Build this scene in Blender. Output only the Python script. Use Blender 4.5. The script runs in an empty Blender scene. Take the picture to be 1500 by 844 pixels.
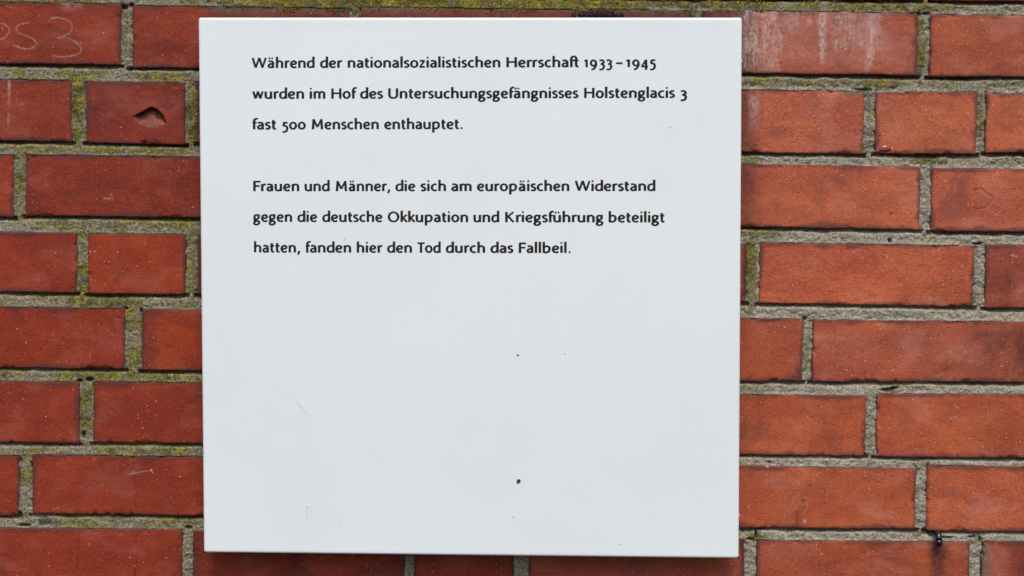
import bpy, math, random
import numpy as np

# ------------------------------------------------------------------ camera
F_PX, W_PX, H_PX = 2000.0, 1500.0, 844.0
Z0 = 1.6                                  # height of the plaque centre above the pavement
PLAQUE_Y = -0.032                         # front face of the plaque; the wall face is y = 0
sc = bpy.context.scene
rx, ry, rz = -0.04413, -0.00175, 0.03057
cx_, sx_, cy_, sy_, cz_, sz_ = np.cos(rx), np.sin(rx), np.cos(ry), np.sin(ry), np.cos(rz), np.sin(rz)
R = (np.array([[cz_, -sz_, 0], [sz_, cz_, 0], [0, 0, 1]]) @ np.array([[1, 0, 0], [0, cx_, -sx_], [0, sx_, cx_]])
     @ np.array([[cy_, 0, sy_], [0, 1, 0], [-sy_, 0, cy_]]))
CAM = np.array([0.0939, -1.51215 + PLAQUE_Y, 0.0679 + Z0])
cam_data = bpy.data.cameras.new('camera')
cam = bpy.data.objects.new('camera', cam_data)
sc.collection.objects.link(cam)
cam_data.sensor_width = 36.0
cam_data.lens = F_PX / W_PX * 36.0
cam_data.clip_start, cam_data.clip_end = 0.05, 200.0
import mathutils
M4 = mathutils.Matrix.Identity(4)
for i in range(3):
    M4[i][0], M4[i][1], M4[i][2], M4[i][3] = R[i, 0], R[i, 2], -R[i, 1], CAM[i]
cam.matrix_world = M4
sc.camera = cam

# ------------------------------------------------------------------ sky, sun, exposure (soft overcast daylight)
SUN_EL, SUN_AZ = math.radians(58), math.radians(8)      # azimuth from straight in front of the wall, to its right
world = bpy.data.worlds.new('World'); sc.world = world; world.use_nodes = True
nt = world.node_tree
bg = nt.nodes['Background']
sky = nt.nodes.new('ShaderNodeTexSky'); sky.sky_type = 'NISHITA'; sky.sun_disc = False
sky.sun_elevation = SUN_EL; sky.sun_rotation = math.pi - SUN_AZ
sky.air_density = 1.0; sky.dust_density = 3.2; sky.ozone_density = 1.0
nt.links.new(sky.outputs['Color'], bg.inputs['Color']); bg.inputs['Strength'].default_value = 0.15
sun_d = bpy.data.lights.new('sun', 'SUN'); sun_d.energy = 1.5; sun_d.angle = math.radians(26); sun_d.color = (1.0, 0.955, 0.89)
sun = bpy.data.objects.new('sun', sun_d); sc.collection.objects.link(sun)
dirv = mathutils.Vector((math.sin(SUN_AZ) * math.cos(SUN_EL), -math.cos(SUN_AZ) * math.cos(SUN_EL), math.sin(SUN_EL)))
sun.rotation_euler = dirv.to_track_quat('Z', 'Y').to_euler()
vs = sc.view_settings
vs.view_transform = 'Standard'; vs.look = 'None'; vs.gamma = 1.0; vs.use_curve_mapping = False
vs.exposure = 0.39

# ------------------------------------------------------------------ helpers
def ray_to(px, py, y=0.0):
    """point of the plane at depth y seen where the photograph shows (px, py)"""
    px = np.asarray(px, float); py = np.asarray(py, float)
    d = (px - W_PX / 2)[..., None] / F_PX * R[:, 0] + R[:, 1] - (py - H_PX / 2)[..., None] / F_PX * R[:, 2]
    t = (y - CAM[1]) / d[..., 1]
    P = CAM + d * t[..., None]
    return P[..., 0], P[..., 2]

def to_px(x, z, y=0.0):
    q = np.stack([x - CAM[0], np.full_like(x, y - CAM[1]), z - CAM[2]], -1) @ R
    return W_PX / 2 + F_PX * q[..., 0] / q[..., 1], H_PX / 2 - F_PX * q[..., 2] / q[..., 1]

_tab = np.random.RandomState(7).rand(65536)
def vnoise(x, y, seed=0):
    xi = np.floor(x).astype(np.int64); yi = np.floor(y).astype(np.int64)
    fx = x - xi; fy = y - yi
    fx = fx * fx * fx * (fx * (fx * 6 - 15) + 10); fy = fy * fy * fy * (fy * (fy * 6 - 15) + 10)
    def h(a, b):
        n = (a * 73856093) ^ (b * 19349663) ^ (seed * 83492791 + 1013)
        n = (n ^ (n >> 13)) * 1274126177
        return _tab[(n ^ (n >> 16)) & 65535]
    a, b, c, d = h(xi, yi), h(xi + 1, yi), h(xi, yi + 1), h(xi + 1, yi + 1)
    return (a + (b - a) * fx) * (1 - fy) + (c + (d - c) * fx) * fy
def fbm(x, y, seed=0, octs=4):
    s = 0; a = 1.0; t = 0
    for k in range(octs):
        s = s + a * (vnoise(x, y, seed + k * 17) - 0.5); t += a
        x = x * 2.03 + 5.1; y = y * 2.03 + 9.7; a *= 0.55
    return s / t * 2
def sstep(a, b, x):
    t = np.clip((x - a) / (b - a), 0, 1); return t * t * (3 - 2 * t)
def poly_dist(X, Y, pts):
    """distance to a polyline and the position along it, 0..1"""
    best = np.full(X.shape, 1e9); tt = np.zeros(X.shape); n = len(pts) - 1
    for i in range(n):
        (x0, y0), (x1, y1) = pts[i], pts[i + 1]
        dx, dy = x1 - x0, y1 - y0
        t = np.clip(((X - x0) * dx + (Y - y0) * dy) / (dx * dx + dy * dy + 1e-9), 0, 1)
        d = np.hypot(X - x0 - t * dx, Y - y0 - t * dy)
        m = d < best; best = np.where(m, d, best); tt = np.where(m, (i + t) / n, tt)
    return best, tt
def curve(pts, n=8):
    """Catmull-Rom through the points"""
    P = [np.array(p, float) for p in pts]; P = [2 * P[0] - P[1]] + P + [2 * P[-1] - P[-2]]
    out = []
    for i in range(1, len(P) - 2):
        for k in range(n):
            t = k / n
            out.append(0.5 * ((2 * P[i]) + (-P[i-1] + P[i+1]) * t + (2*P[i-1] - 5*P[i] + 4*P[i+1] - P[i+2]) * t*t
                              + (-P[i-1] + 3*P[i] - 3*P[i+1] + P[i+2]) * t**3))
    out.append(P[-2]); return out

def new_mesh(name, co, faces, mat, attrs=None, smooth=True):
    me = bpy.data.meshes.new(name)
    co = np.asarray(co, np.float32); faces = np.asarray(faces, np.int32)
    k = faces.shape[1]
    me.vertices.add(len(co)); me.vertices.foreach_set('co', co.ravel())
    me.loops.add(faces.size); me.loops.foreach_set('vertex_index', faces.ravel())
    me.polygons.add(len(faces)); me.polygons.foreach_set('loop_start', np.arange(0, faces.size, k, dtype=np.int32))
    try: me.polygons.foreach_set('loop_total', np.full(len(faces), k, np.int32))
    except Exception: pass
    me.polygons.foreach_set('use_smooth', np.full(len(faces), smooth, bool))
    me.update(calc_edges=True); me.validate()
    for an, arr in (attrs or {}).items():
        if arr.ndim == 1:
            a = me.attributes.new(an, 'FLOAT', 'POINT'); a.data.foreach_set('value', arr.astype(np.float32))
        else:
            a = me.attributes.new(an, 'FLOAT_COLOR', 'POINT'); a.data.foreach_set('color', arr.astype(np.float32).ravel())
    me.materials.append(mat)
    return me
def link(name, me, parent=None, loc=None):
    o = bpy.data.objects.new(name, me); sc.collection.objects.link(o)
    if loc is not None: o.location = loc
    if parent: o.parent = parent
    return o
def empty(name, loc, label, cat):
    o = bpy.data.objects.new(name, None); sc.collection.objects.link(o); o.location = loc
    o.empty_display_size = 0.05; o['label'] = label; o['category'] = cat
    return o

class NT:
    def __init__(s, name):
        s.m = bpy.data.materials.new(name); s.m.use_nodes = True; s.t = s.m.node_tree
        s.b = s.t.nodes['Principled BSDF']
    def n(s, kind, ins=None, **kw):
        nd = s.t.nodes.new('ShaderNode' + kind)
        for k, v in kw.items(): setattr(nd, k, v)
        for k, v in (ins or {}).items(): s.set(nd, k, v)
        return nd
    def set(s, nd, k, v):
        i = nd.inputs[k]
        if isinstance(v, bpy.types.NodeSocket): s.t.links.new(v, i)
        else: i.default_value = v
    def math(s, op, a, b=0.0, c=0.0, clamp=False):
        nd = s.n('Math', {0: a, 1: b, 2: c}, operation=op); nd.use_clamp = clamp; return nd.outputs[0]
    def mix(s, f, a, b, mode='MIX'):
        nd = s.n('Mix', data_type='RGBA', blend_type=mode); nd.clamp_factor = True
        s.set(nd, 0, f)
        for i, v in ((6, a), (7, b)):
            if isinstance(v, tuple) and len(v) == 3: v = v + (1,)
            s.set(nd, i, v)
        return nd.outputs[2]
    def noise(s, vec, scale, detail=3.0, rough=0.55, dist=0.0):
        return s.n('TexNoise', {'Vector': vec, 'Scale': scale, 'Detail': detail, 'Roughness': rough, 'Distortion': dist}).outputs[0]
    def ramp(s, f, lo, hi, a=0.0, b=1.0):
        return s.n('MapRange', {0: f, 1: lo, 2: hi, 3: a, 4: b}, interpolation_type='SMOOTHSTEP').outputs[0]
    def attr(s, name):
        return s.n('Attribute', attribute_name=name)
    def scaled(s, vec, v):
        return s.n('VectorMath', {0: vec, 1: v}, operation='MULTIPLY').outputs[0]

# ------------------------------------------------------------------ materials
def mat_brick():
    k = NT('fired_clay_brick')
    co = k.n('TexCoord').outputs['Object']
    oi = k.n('ObjectInfo')
    off = k.n('CombineXYZ', {0: k.math('MULTIPLY', oi.outputs['Random'], 37.0), 1: 0.0, 2: k.math('MULTIPLY', oi.outputs['Random'], 91.0)}).outputs[0]
    vec = k.n('VectorMath', {0: co, 1: off}, operation='ADD').outputs[0]
    base = oi.outputs['Color']
    big = k.noise(k.scaled(vec, (1, 1, 1.9)), 14.0, 3, 0.5, 0.4)
    mid = k.noise(k.scaled(vec, (1, 1, 2.2)), 55.0, 4, 0.6)
    grain = k.noise(k.scaled(vec, (1, 1, 3.2)), 260.0, 4, 0.65)
    fine = k.noise(vec, 900.0, 3, 0.6)
    col = k.mix(k.ramp(big, 0.38, 0.66), k.mix(1.0, base, (0.80, 0.72, 0.78), 'MULTIPLY'), k.mix(1.0, base, (1.10, 1.14, 1.06), 'MULTIPLY'))
    col = k.mix(k.ramp(mid, 0.42, 0.7, 0.0, 0.5), col, k.mix(1.0, base, (0.66, 0.60, 0.66), 'MULTIPLY'))
    col = k.mix(k.ramp(grain, 0.50, 0.68, 0.0, 0.75), col, k.mix(1.0, base, (1.35, 1.5, 1.45), 'MULTIPLY'))
    col = k.mix(k.ramp(grain, 0.48, 0.33, 0.0, 0.8), col, k.mix(1.0, base, (0.50, 0.45, 0.55), 'MULTIPLY'))
    col = k.mix(k.ramp(fine, 0.53, 0.72, 0.0, 0.5), col, k.mix(1.0, base, (1.5, 1.8, 1.8), 'MULTIPLY'))
    col = k.mix(k.ramp(fine, 0.46, 0.30, 0.0, 0.55), col, k.mix(1.0, base, (0.5, 0.45, 0.5), 'MULTIPLY'))
    # pinkish veil, bloom and sheen put into the colour; burnt purple patches
    veil = k.noise(k.n('VectorMath', {0: k.scaled(vec, (0.8, 1, 1.2)), 1: (11.0, 3.0, 2.0)}, operation='ADD').outputs[0], 20.0, 5, 0.62, 0.6)
    gr = k.attr('grit').outputs['Fac']
    col = k.mix(k.math('MULTIPLY', k.ramp(veil, 0.48, 0.66), k.math('MULTIPLY_ADD', gr, 0.34, 0.02)), col, (0.50, 0.215, 0.165))
    burn = k.noise(k.n('VectorMath', {0: k.scaled(vec, (0.8, 1, 1.1)), 1: (31.0, 13.0, 5.0)}, operation='ADD').outputs[0], 16.0, 5, 0.6, 0.8)
    col = k.mix(k.ramp(burn, 0.53, 0.70, 0.0, 0.62), col, k.mix(1.0, base, (0.42, 0.46, 0.72), 'MULTIPLY'))
    # pale grit
    sx = k.n('SeparateXYZ', {0: vec}); v2 = k.n('CombineXYZ', {0: sx.outputs[0], 1: sx.outputs[2], 2: 0.0}).outputs[0]
    vo = k.n('TexVoronoi', {'Vector': v2, 'Scale': 190.0}, voronoi_dimensions='2D')
    sep = k.n('SeparateColor', {0: vo.outputs['Color']})
    dens = k.math('MULTIPLY', k.attr('grit').outputs['Fac'], k.ramp(k.noise(vec, 24.0, 3, 0.5), 0.38, 0.66, 0.1, 1.5))
    pick = k.ramp(sep.outputs[0], k.math('SUBTRACT', 0.92, k.math('MULTIPLY', dens, 0.28)), k.math('SUBTRACT', 0.975, k.math('MULTIPLY', dens, 0.26)))
    spot = k.math('MULTIPLY', k.ramp(vo.outputs['Distance'], k.math('MULTIPLY_ADD', k.math('POWER', sep.outputs[1], 3.0), 0.16, 0.10), 0.03), pick)
    col = k.mix(k.math('MULTIPLY', spot, k.math('MULTIPLY_ADD', sep.outputs[2], 0.6, 0.4)), col, (0.60, 0.38, 0.28))
    # dark pits
    vo2 = k.n('TexVoronoi', {'Vector': k.n('VectorMath', {0: k.scaled(v2, (0.7, 1.35, 1)), 1: (3.3, 1.7, 8.1)}, operation='ADD').outputs[0], 'Scale': 170.0}, voronoi_dimensions='2D')
    sep2 = k.n('SeparateColor', {0: vo2.outputs['Color']})
    pit = k.math('MULTIPLY', k.ramp(vo2.outputs['Distance'], k.math('MULTIPLY_ADD', sep2.outputs[1], 0.12, 0.07), 0.03), k.ramp(sep2.outputs[0], 0.80, 0.83))
    col = k.mix(k.math('MULTIPLY', pit, 0.8), col, (0.035, 0.012, 0.010))
    # darker, more vitrified arris, in patches
    ed = k.attr('edge').outputs['Fac']
    en = k.noise(vec, 60.0, 4, 0.6)
    en2 = k.noise(k.n('VectorMath', {0: vec, 1: (4.0, 0.0, 9.0)}, operation='ADD').outputs[0], 17.0, 2, 0.5)
    edm = k.math('SUBTRACT', 1.0, k.ramp(k.math('ADD', ed, k.math('ADD', k.math('MULTIPLY_ADD', en, -0.5, 0.25), k.math('MULTIPLY_ADD', en2, -0.9, 0.45))), 0.0, 0.30))
    col = k.mix(k.math('MULTIPLY', edm, 0.72), col, (0.070, 0.026, 0.026))
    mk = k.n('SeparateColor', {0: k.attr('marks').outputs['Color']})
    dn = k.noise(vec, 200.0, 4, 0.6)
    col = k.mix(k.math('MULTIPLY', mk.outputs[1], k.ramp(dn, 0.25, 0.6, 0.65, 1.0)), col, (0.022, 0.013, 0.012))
    wn = k.noise(k.scaled(vec, (1.0, 1, 0.6)), 330.0, 5, 0.7)
    col = k.mix(k.math('MULTIPLY', mk.outputs[0], k.ramp(wn, 0.36, 0.62, 0.25, 1.0)), col, (0.52, 0.38, 0.34))
    col = k.mix(k.math('MULTIPLY', mk.outputs[2], k.ramp(wn, 0.3, 0.6, 0.3, 1.0)), col, (0.13, 0.115, 0.075))
    k.set(k.b, 'Base Color', col)
    k.set(k.b, 'Roughness', k.ramp(mid, 0.3, 0.7, 0.62, 0.8))
    k.set(k.b, 'Specular IOR Level', 0.22)
    h = k.math('ADD', k.math('MULTIPLY', grain, 0.55), k.math('MULTIPLY', fine, 0.35))
    h = k.math('SUBTRACT', h, k.math('MULTIPLY', pit, 0.9))
    h = k.math('ADD', h, k.math('MULTIPLY', spot, 0.25))
    bp = k.n('Bump', {'Strength': 0.7, 'Distance': 0.0007, 'Height': h})
    k.set(k.b, 'Normal', bp.outputs[0])
    return k.m

def mat_mortar():
    k = NT('weathered_mortar')
    vec = k.n('TexCoord').outputs['Object']
    mk = k.n('SeparateColor', {0: k.attr('marks').outputs['Color']})     # R moss, G darkening (sooty patches, tar, holes), B pale warm sand
    n1 = k.noise(vec, 420.0, 4, 0.8)
    n4 = k.noise(k.scaled(vec, (1, 1, 1.3)), 190.0, 3, 0.6)
    n2 = k.noise(vec, 70.0, 4, 0.6)
    n3 = k.noise(k.scaled(vec, (1, 1, 1)), 1100.0, 2, 0.6)
    col = k.mix(k.ramp(n1, 0.36, 0.64), (0.125, 0.110, 0.075), (0.45, 0.405, 0.30))
    col = k.mix(k.ramp(n4, 0.50, 0.34, 0.0, 0.6), col, (0.075, 0.066, 0.042))
    col = k.mix(k.ramp(n2, 0.40, 0.66, 0.0, 0.45), col, (0.19, 0.165, 0.115))
    col = k.mix(k.ramp(n3, 0.60, 0.72, 0.0, 0.6), col, (0.72, 0.69, 0.62))
    col = k.mix(k.ramp(n3, 0.40, 0.28, 0.0, 0.75), col, (0.050, 0.045, 0.035))
    alg = k.mix(k.ramp(n2, 0.35, 0.65), (0.075, 0.067, 0.016), (0.23, 0.20, 0.019))
    alg = k.mix(k.ramp(n1, 0.42, 0.62), k.mix(1.0, alg, (0.45, 0.45, 0.5), 'MULTIPLY'), k.mix(1.0, alg, (1.45, 1.4, 1.5), 'MULTIPLY'))
    alg = k.mix(k.ramp(mk.outputs[0], 0.25, 0.85), k.mix(k.ramp(n1, 0.38, 0.62), (0.060, 0.052, 0.026), (0.235, 0.205, 0.115)), alg)
    mm = k.math('MULTIPLY', mk.outputs[0], k.ramp(k.math('ADD', k.math('MULTIPLY', n2, 0.6), k.math('MULTIPLY', n1, 0.4)), 0.30, 0.54, 0.6, 1.0))
    mm = k.math('POWER', mm, 0.7)
    col = k.mix(k.math('MULTIPLY', mm, 0.95), col, alg)
    col = k.mix(k.math('MULTIPLY', mk.outputs[1], 0.9), col, (0.030, 0.027, 0.024))
    col = k.mix(k.math('MULTIPLY', mk.outputs[2], 0.5), col, (0.50, 0.46, 0.38))
    k.set(k.b, 'Base Color', col); k.set(k.b, 'Roughness', 0.93); k.set(k.b, 'Specular IOR Level', 0.2)
    bp = k.n('Bump', {'Strength': 0.75, 'Distance': 0.0010, 'Height': k.math('ADD', n1, k.math('MULTIPLY', n3, 0.5))})
    k.set(k.b, 'Normal', bp.outputs[0])
    return k.m

def mat_enamel():
    k = NT('white_enamel')
    vec = k.n('TexCoord').outputs['Object']
    n = k.noise(vec, 6.0, 4, 0.6)
    d = k.noise(k.scaled(vec, (1, 1, 0.6)), 40.0, 5, 0.65)
    col = k.mix(k.ramp(n, 0.35, 0.65), (0.715, 0.765, 0.765), (0.74, 0.785, 0.785))
    col = k.mix(k.ramp(d, 0.55, 0.75, 0.0, 0.05), col, (0.45, 0.45, 0.38))
    st = k.noise(k.scaled(vec, (1, 1, 0.06)), 60.0, 4, 0.6)
    col = k.mix(k.ramp(st, 0.52, 0.74, 0.0, 0.03), col, (0.50, 0.51, 0.47))
    k.set(k.b, 'Base Color', col); k.set(k.b, 'Roughness', k.ramp(d, 0.3, 0.7, 0.28, 0.40)); k.set(k.b, 'Specular IOR Level', 0.5)
    bp = k.n('Bump', {'Strength': 0.15, 'Distance': 0.0006, 'Height': k.noise(vec, 18.0, 2, 0.5)})
    k.set(k.b, 'Normal', bp.outputs[0])
    return k.m

def mat_plain(name, c, rough=0.6, metal=0.0, var=0.25, scale=300.0, bump=0.0):
    k = NT(name)
    vec = k.n('TexCoord').outputs['Object']
    n = k.noise(vec, scale, 4, 0.6)
    lo = tuple(x * (1 - var) for x in c); hi = tuple(x * (1 + var) for x in c)
    k.set(k.b, 'Base Color', k.mix(k.ramp(n, 0.35, 0.65), lo, hi))
    k.set(k.b, 'Roughness', rough); k.set(k.b, 'Metallic', metal)
    if bump:
        k.set(k.b, 'Normal', k.n('Bump', {'Strength': 0.8, 'Distance': bump, 'Height': n}).outputs[0])
    return k.m

BRICK, MORTAR, ENAMEL = mat_brick(), mat_mortar(), mat_enamel()
INK = mat_plain('dark_brown_print', (0.0095, 0.0024, 0.0022), 0.85, 0, 0.2, 200)
STEEL = mat_plain('painted_screw_head', (0.62, 0.63, 0.62), 0.35, 0.0, 0.15)
IRON = mat_plain('tarred_black_iron', (0.010, 0.009, 0.009), 0.14, 0.0, 0.4, 400, 0.0003)
TUFTM = mat_plain('dead_dark_moss', (0.060, 0.026, 0.026), 0.9, 0, 0.6, 500)
MOSSM = mat_plain('green_moss', (0.175, 0.155, 0.018), 0.9, 0, 0.6, 300)

# ------------------------------------------------------------------ brick layout (edges read off the wall course by course)
GAP = 17.0
S, HD = 317.0, 150.0                        # stretcher and header length
# course: top y at x=0 / x=1500, bottom y at x=0 / x=1500, and its bricks (x0, x1)
ROWS = {
 1: ((2, 22), (93.5, 113.5), [(-140, 177), (193, 510), (528, 845), (862, 1012), (1028, 1345), (1362, 1679)]),
 2: ((115, 137), (206.5, 226), [(-212, 105), (126, 271), (288, 605), (622, 932), (949, 1266), (1282.6, 1431), (1444, 1761)]),
 3: ((225.5, 247), (317, 341), [(-297, 20.4), (36.8, 354), (372, 689), (706, 1013), (1030, 1348), (1363.7, 1680)]),
 4: ((340, 360), (428.5, 452.5), [(-38, 112), (128.6, 272), (289, 606), (623, 760), (777, 1093.5), (1112, 1428), (1443, 1760)]),
 5: ((449, 471), (539, 561), [(-134, 182.6), (207.6, 526), (543, 841), (858, 1176), (1190.3, 1507), (1524, 1841)]),
 6: ((558, 578), (649, 671), [(-200, 116.6), (136.2, 453), (470, 787), (804, 935), (952, 1268), (1284.3, 1601)]),
 7: ((666, 685), (755, 779), [(-122, 27.8), (47, 365), (382, 699), (716, 1008), (1025, 1341.8), (1356.7, 1673)]),
 8: ((773, 795), (864, 885), [(-50, 267), (282.2, 592.5), (607.5, 752.5), (775.5, 1089.5), (1107.3, 1420.3), (1438.4, 1755)]),
}
EXACT = {  # yTL, yTR, yBL, yBR at the brick's two ends (at x = 0, 290, 1090 or 1500 where it runs out of sight)
 (1, 0): (0, 177, 2, 5, 93.3, 96), (1, 1): (193, 290, 7.3, 8.5, 99, 100.4), (1, 4): (1090, 1345, 16, 18.6, 107.5, 111), (1, 5): (1362, 1500, 20.6, 22, 112, 113),
 (2, 0): (0, 105, 115.3, 117, 206, 208), (2, 1): (126, 271, 118.6, 121, 209, 212), (2, 4): (1090, 1266, 131, 133, 223, 226.5), (2, 5): (1283, 1431, 135, 134.7, 225, 226.4), (2, 6): (1444, 1500, 136, 137, 224, 225.5),
 (3, 0): (0, 20, 226, 226.3, 318.5, 319), (3, 1): (37, 290, 225.8, 229.6, 316.3, 319.5), (3, 4): (1090, 1348, 240, 244.4, 331.7, 337.5), (3, 5): (1364, 1500, 245.8, 247, 339, 340.3),
 (4, 0): (0, 112, 340, 341, 428, 429.6), (4, 1): (129, 272, 341.6, 343, 431, 432.3), (4, 4): (777, 1093.5, 352, 357, 439, 443.5), (4, 5): (1112, 1428, 354.7, 359.8, 445, 450), (4, 6): (1443, 1500, 358, 358.5, 451.5, 452.7),
 (5, 0): (0, 182.6, 449, 451.8, 539, 541), (5, 1): (208, 290, 453, 454, 543, 542.5), (5, 3): (1090, 1176, 465.8, 467, 559.8, 559), (5, 4): (1190, 1500, 468, 471.5, 559, 560.3),
 (6, 0): (0, 116.6, 559.4, 559, 648.8, 650), (6, 1): (136, 290, 558, 560.8, 648.8, 649.3), (6, 4): (1090, 1268, 577, 579.8, 665.8, 668.4), (6, 5): (1284, 1500, 576.4, 577, 669, 670.7),
 (7, 0): (-100, 28, 665, 666.6, 755, 756), (7, 1): (47, 295, 665.4, 669, 753, 756), (7, 4): (1090, 1342, 682, 686, 774, 776), (7, 5): (1357, 1500, 681, 683.6, 777.6, 779.6),
 (8, 0): (0, 267, 773.4, 775.3, 864, 867), (8, 4): (1107, 1420, 791, 793.4, 882, 884), (8, 5): (1438, 1500, 792, 793, 884, 885),
}
rng = random.Random(11)
for r in (-3, -2, -1, 0, 9, 10, 11, 12):
    src = 1 if r < 1 else 8
    d = (r - src) * 110.0
    if r == 0: d = -110.5
    t, b, _ = ROWS[src]
    x = -450 - rng.random() * 300; bl = []
    while x < 1900:
        L = S if rng.random() < 0.65 else HD - 8
        bl.append((x, x + L)); x += L + GAP
    ROWS[r] = ((t[0] + d, t[1] + d), (b[0] + d, b[1] + d), bl)
SPECIAL_TINT = {  # base tint of each brick, lighter on the right side
 (1, 0): (.30, .068, .034), (1, 1): (.29, .068, .036), (1, 4): (.33, .092, .058), (1, 5): (.34, .090, .050),
 (2, 0): (.31, .078, .040), (2, 1): (.25, .056, .038), (2, 4): (.38, .105, .066), (2, 5): (.39, .112, .062), (2, 6): (.42, .120, .062),
 (3, 0): (.33, .075, .030), (3, 1): (.27, .060, .034), (3, 4): (.40, .110, .062), (3, 5): (.40, .110, .064),
 (4, 0): (.31, .064, .032), (4, 1): (.35, .076, .032), (4, 4): (.26, .070, .045), (4, 5): (.41, .105, .056), (4, 6): (.33, .078, .050),
 (5, 0): (.31, .062, .030), (5, 1): (.34, .076, .032), (5, 3): (.30, .072, .040), (5, 4): (.36, .095, .058),
 (6, 0): (.31, .066, .032), (6, 1): (.30, .064, .032), (6, 4): (.37, .092, .044), (6, 5): (.37, .092, .046),
 (7, 0): (.29, .062, .032), (7, 1): (.31, .066, .034), (7, 4): (.38, .096, .048), (7, 5): (.41, .108, .056),
 (8, 0): (.31, .066, .034), (8, 4): (.32, .076, .040), (8, 5): (.28, .064, .044), (8, 1): (.28, .064, .036), (8, 2): (.28, .064, .036), (8, 3): (.28, .066, .040),
}
bricks = []        # key, wall coordinates of the corners TL TR BR BL
for r in sorted(ROWS):
    (t0, t1), (b0, b1), bl = ROWS[r]
    bl = list(bl)
    while bl[0][0] > -450:
        L = S if rng.random() < 0.6 else HD; bl.insert(0, (bl[0][0] - GAP - L, bl[0][0] - GAP))
    n_before = len(bl) - len(ROWS[r][2])
    while bl[-1][1] < 1900:
        L = S if rng.random() < 0.6 else HD; bl.append((bl[-1][1] + GAP, bl[-1][1] + GAP + L))
    for i, (x0, x1) in enumerate(bl):
        key = (r, i - n_before)
        f = lambda a, b, x: a + (b - a) * x / 1500.0
        q = [f(t0, t1, x0), f(t0, t1, x1), f(b0, b1, x0), f(b0, b1, x1)]
        if key in EXACT:
            e0, e1, a, b, c, d = EXACT[key]
            g = lambda p, s, x: p + (s - p) * (x - e0) / (e1 - e0) if (e0 - 12 <= x <= e1 + 12) else None
            m0, m1 = f(t0, t1, e0), f(t0, t1, e1)
            for j, (p, s, x) in enumerate(((a, b, x0), (a, b, x1), (c, d, x0), (c, d, x1))):
                v = g(p, s, x)
                if v is None: v = (p if x < e0 else s) + ((x - (e0 if x < e0 else e1)) * 0.0137)
                q[j] = v
        else:
            jit = rng.uniform(-1, 1); q = [v + jit for v in q]
        lean = 1.1 if x0 > 700 else 0.4
        X, Z = ray_to([x0 + lean, x1 + lean, x1 - lean, x0 - lean], [q[0], q[1], q[3], q[2]])
        bricks.append((key, X, Z, x1 < -25 or x0 > 1525 or max(q) < -15 or min(q) > 860, (x0, x1, min(q), max(q))))

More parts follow.
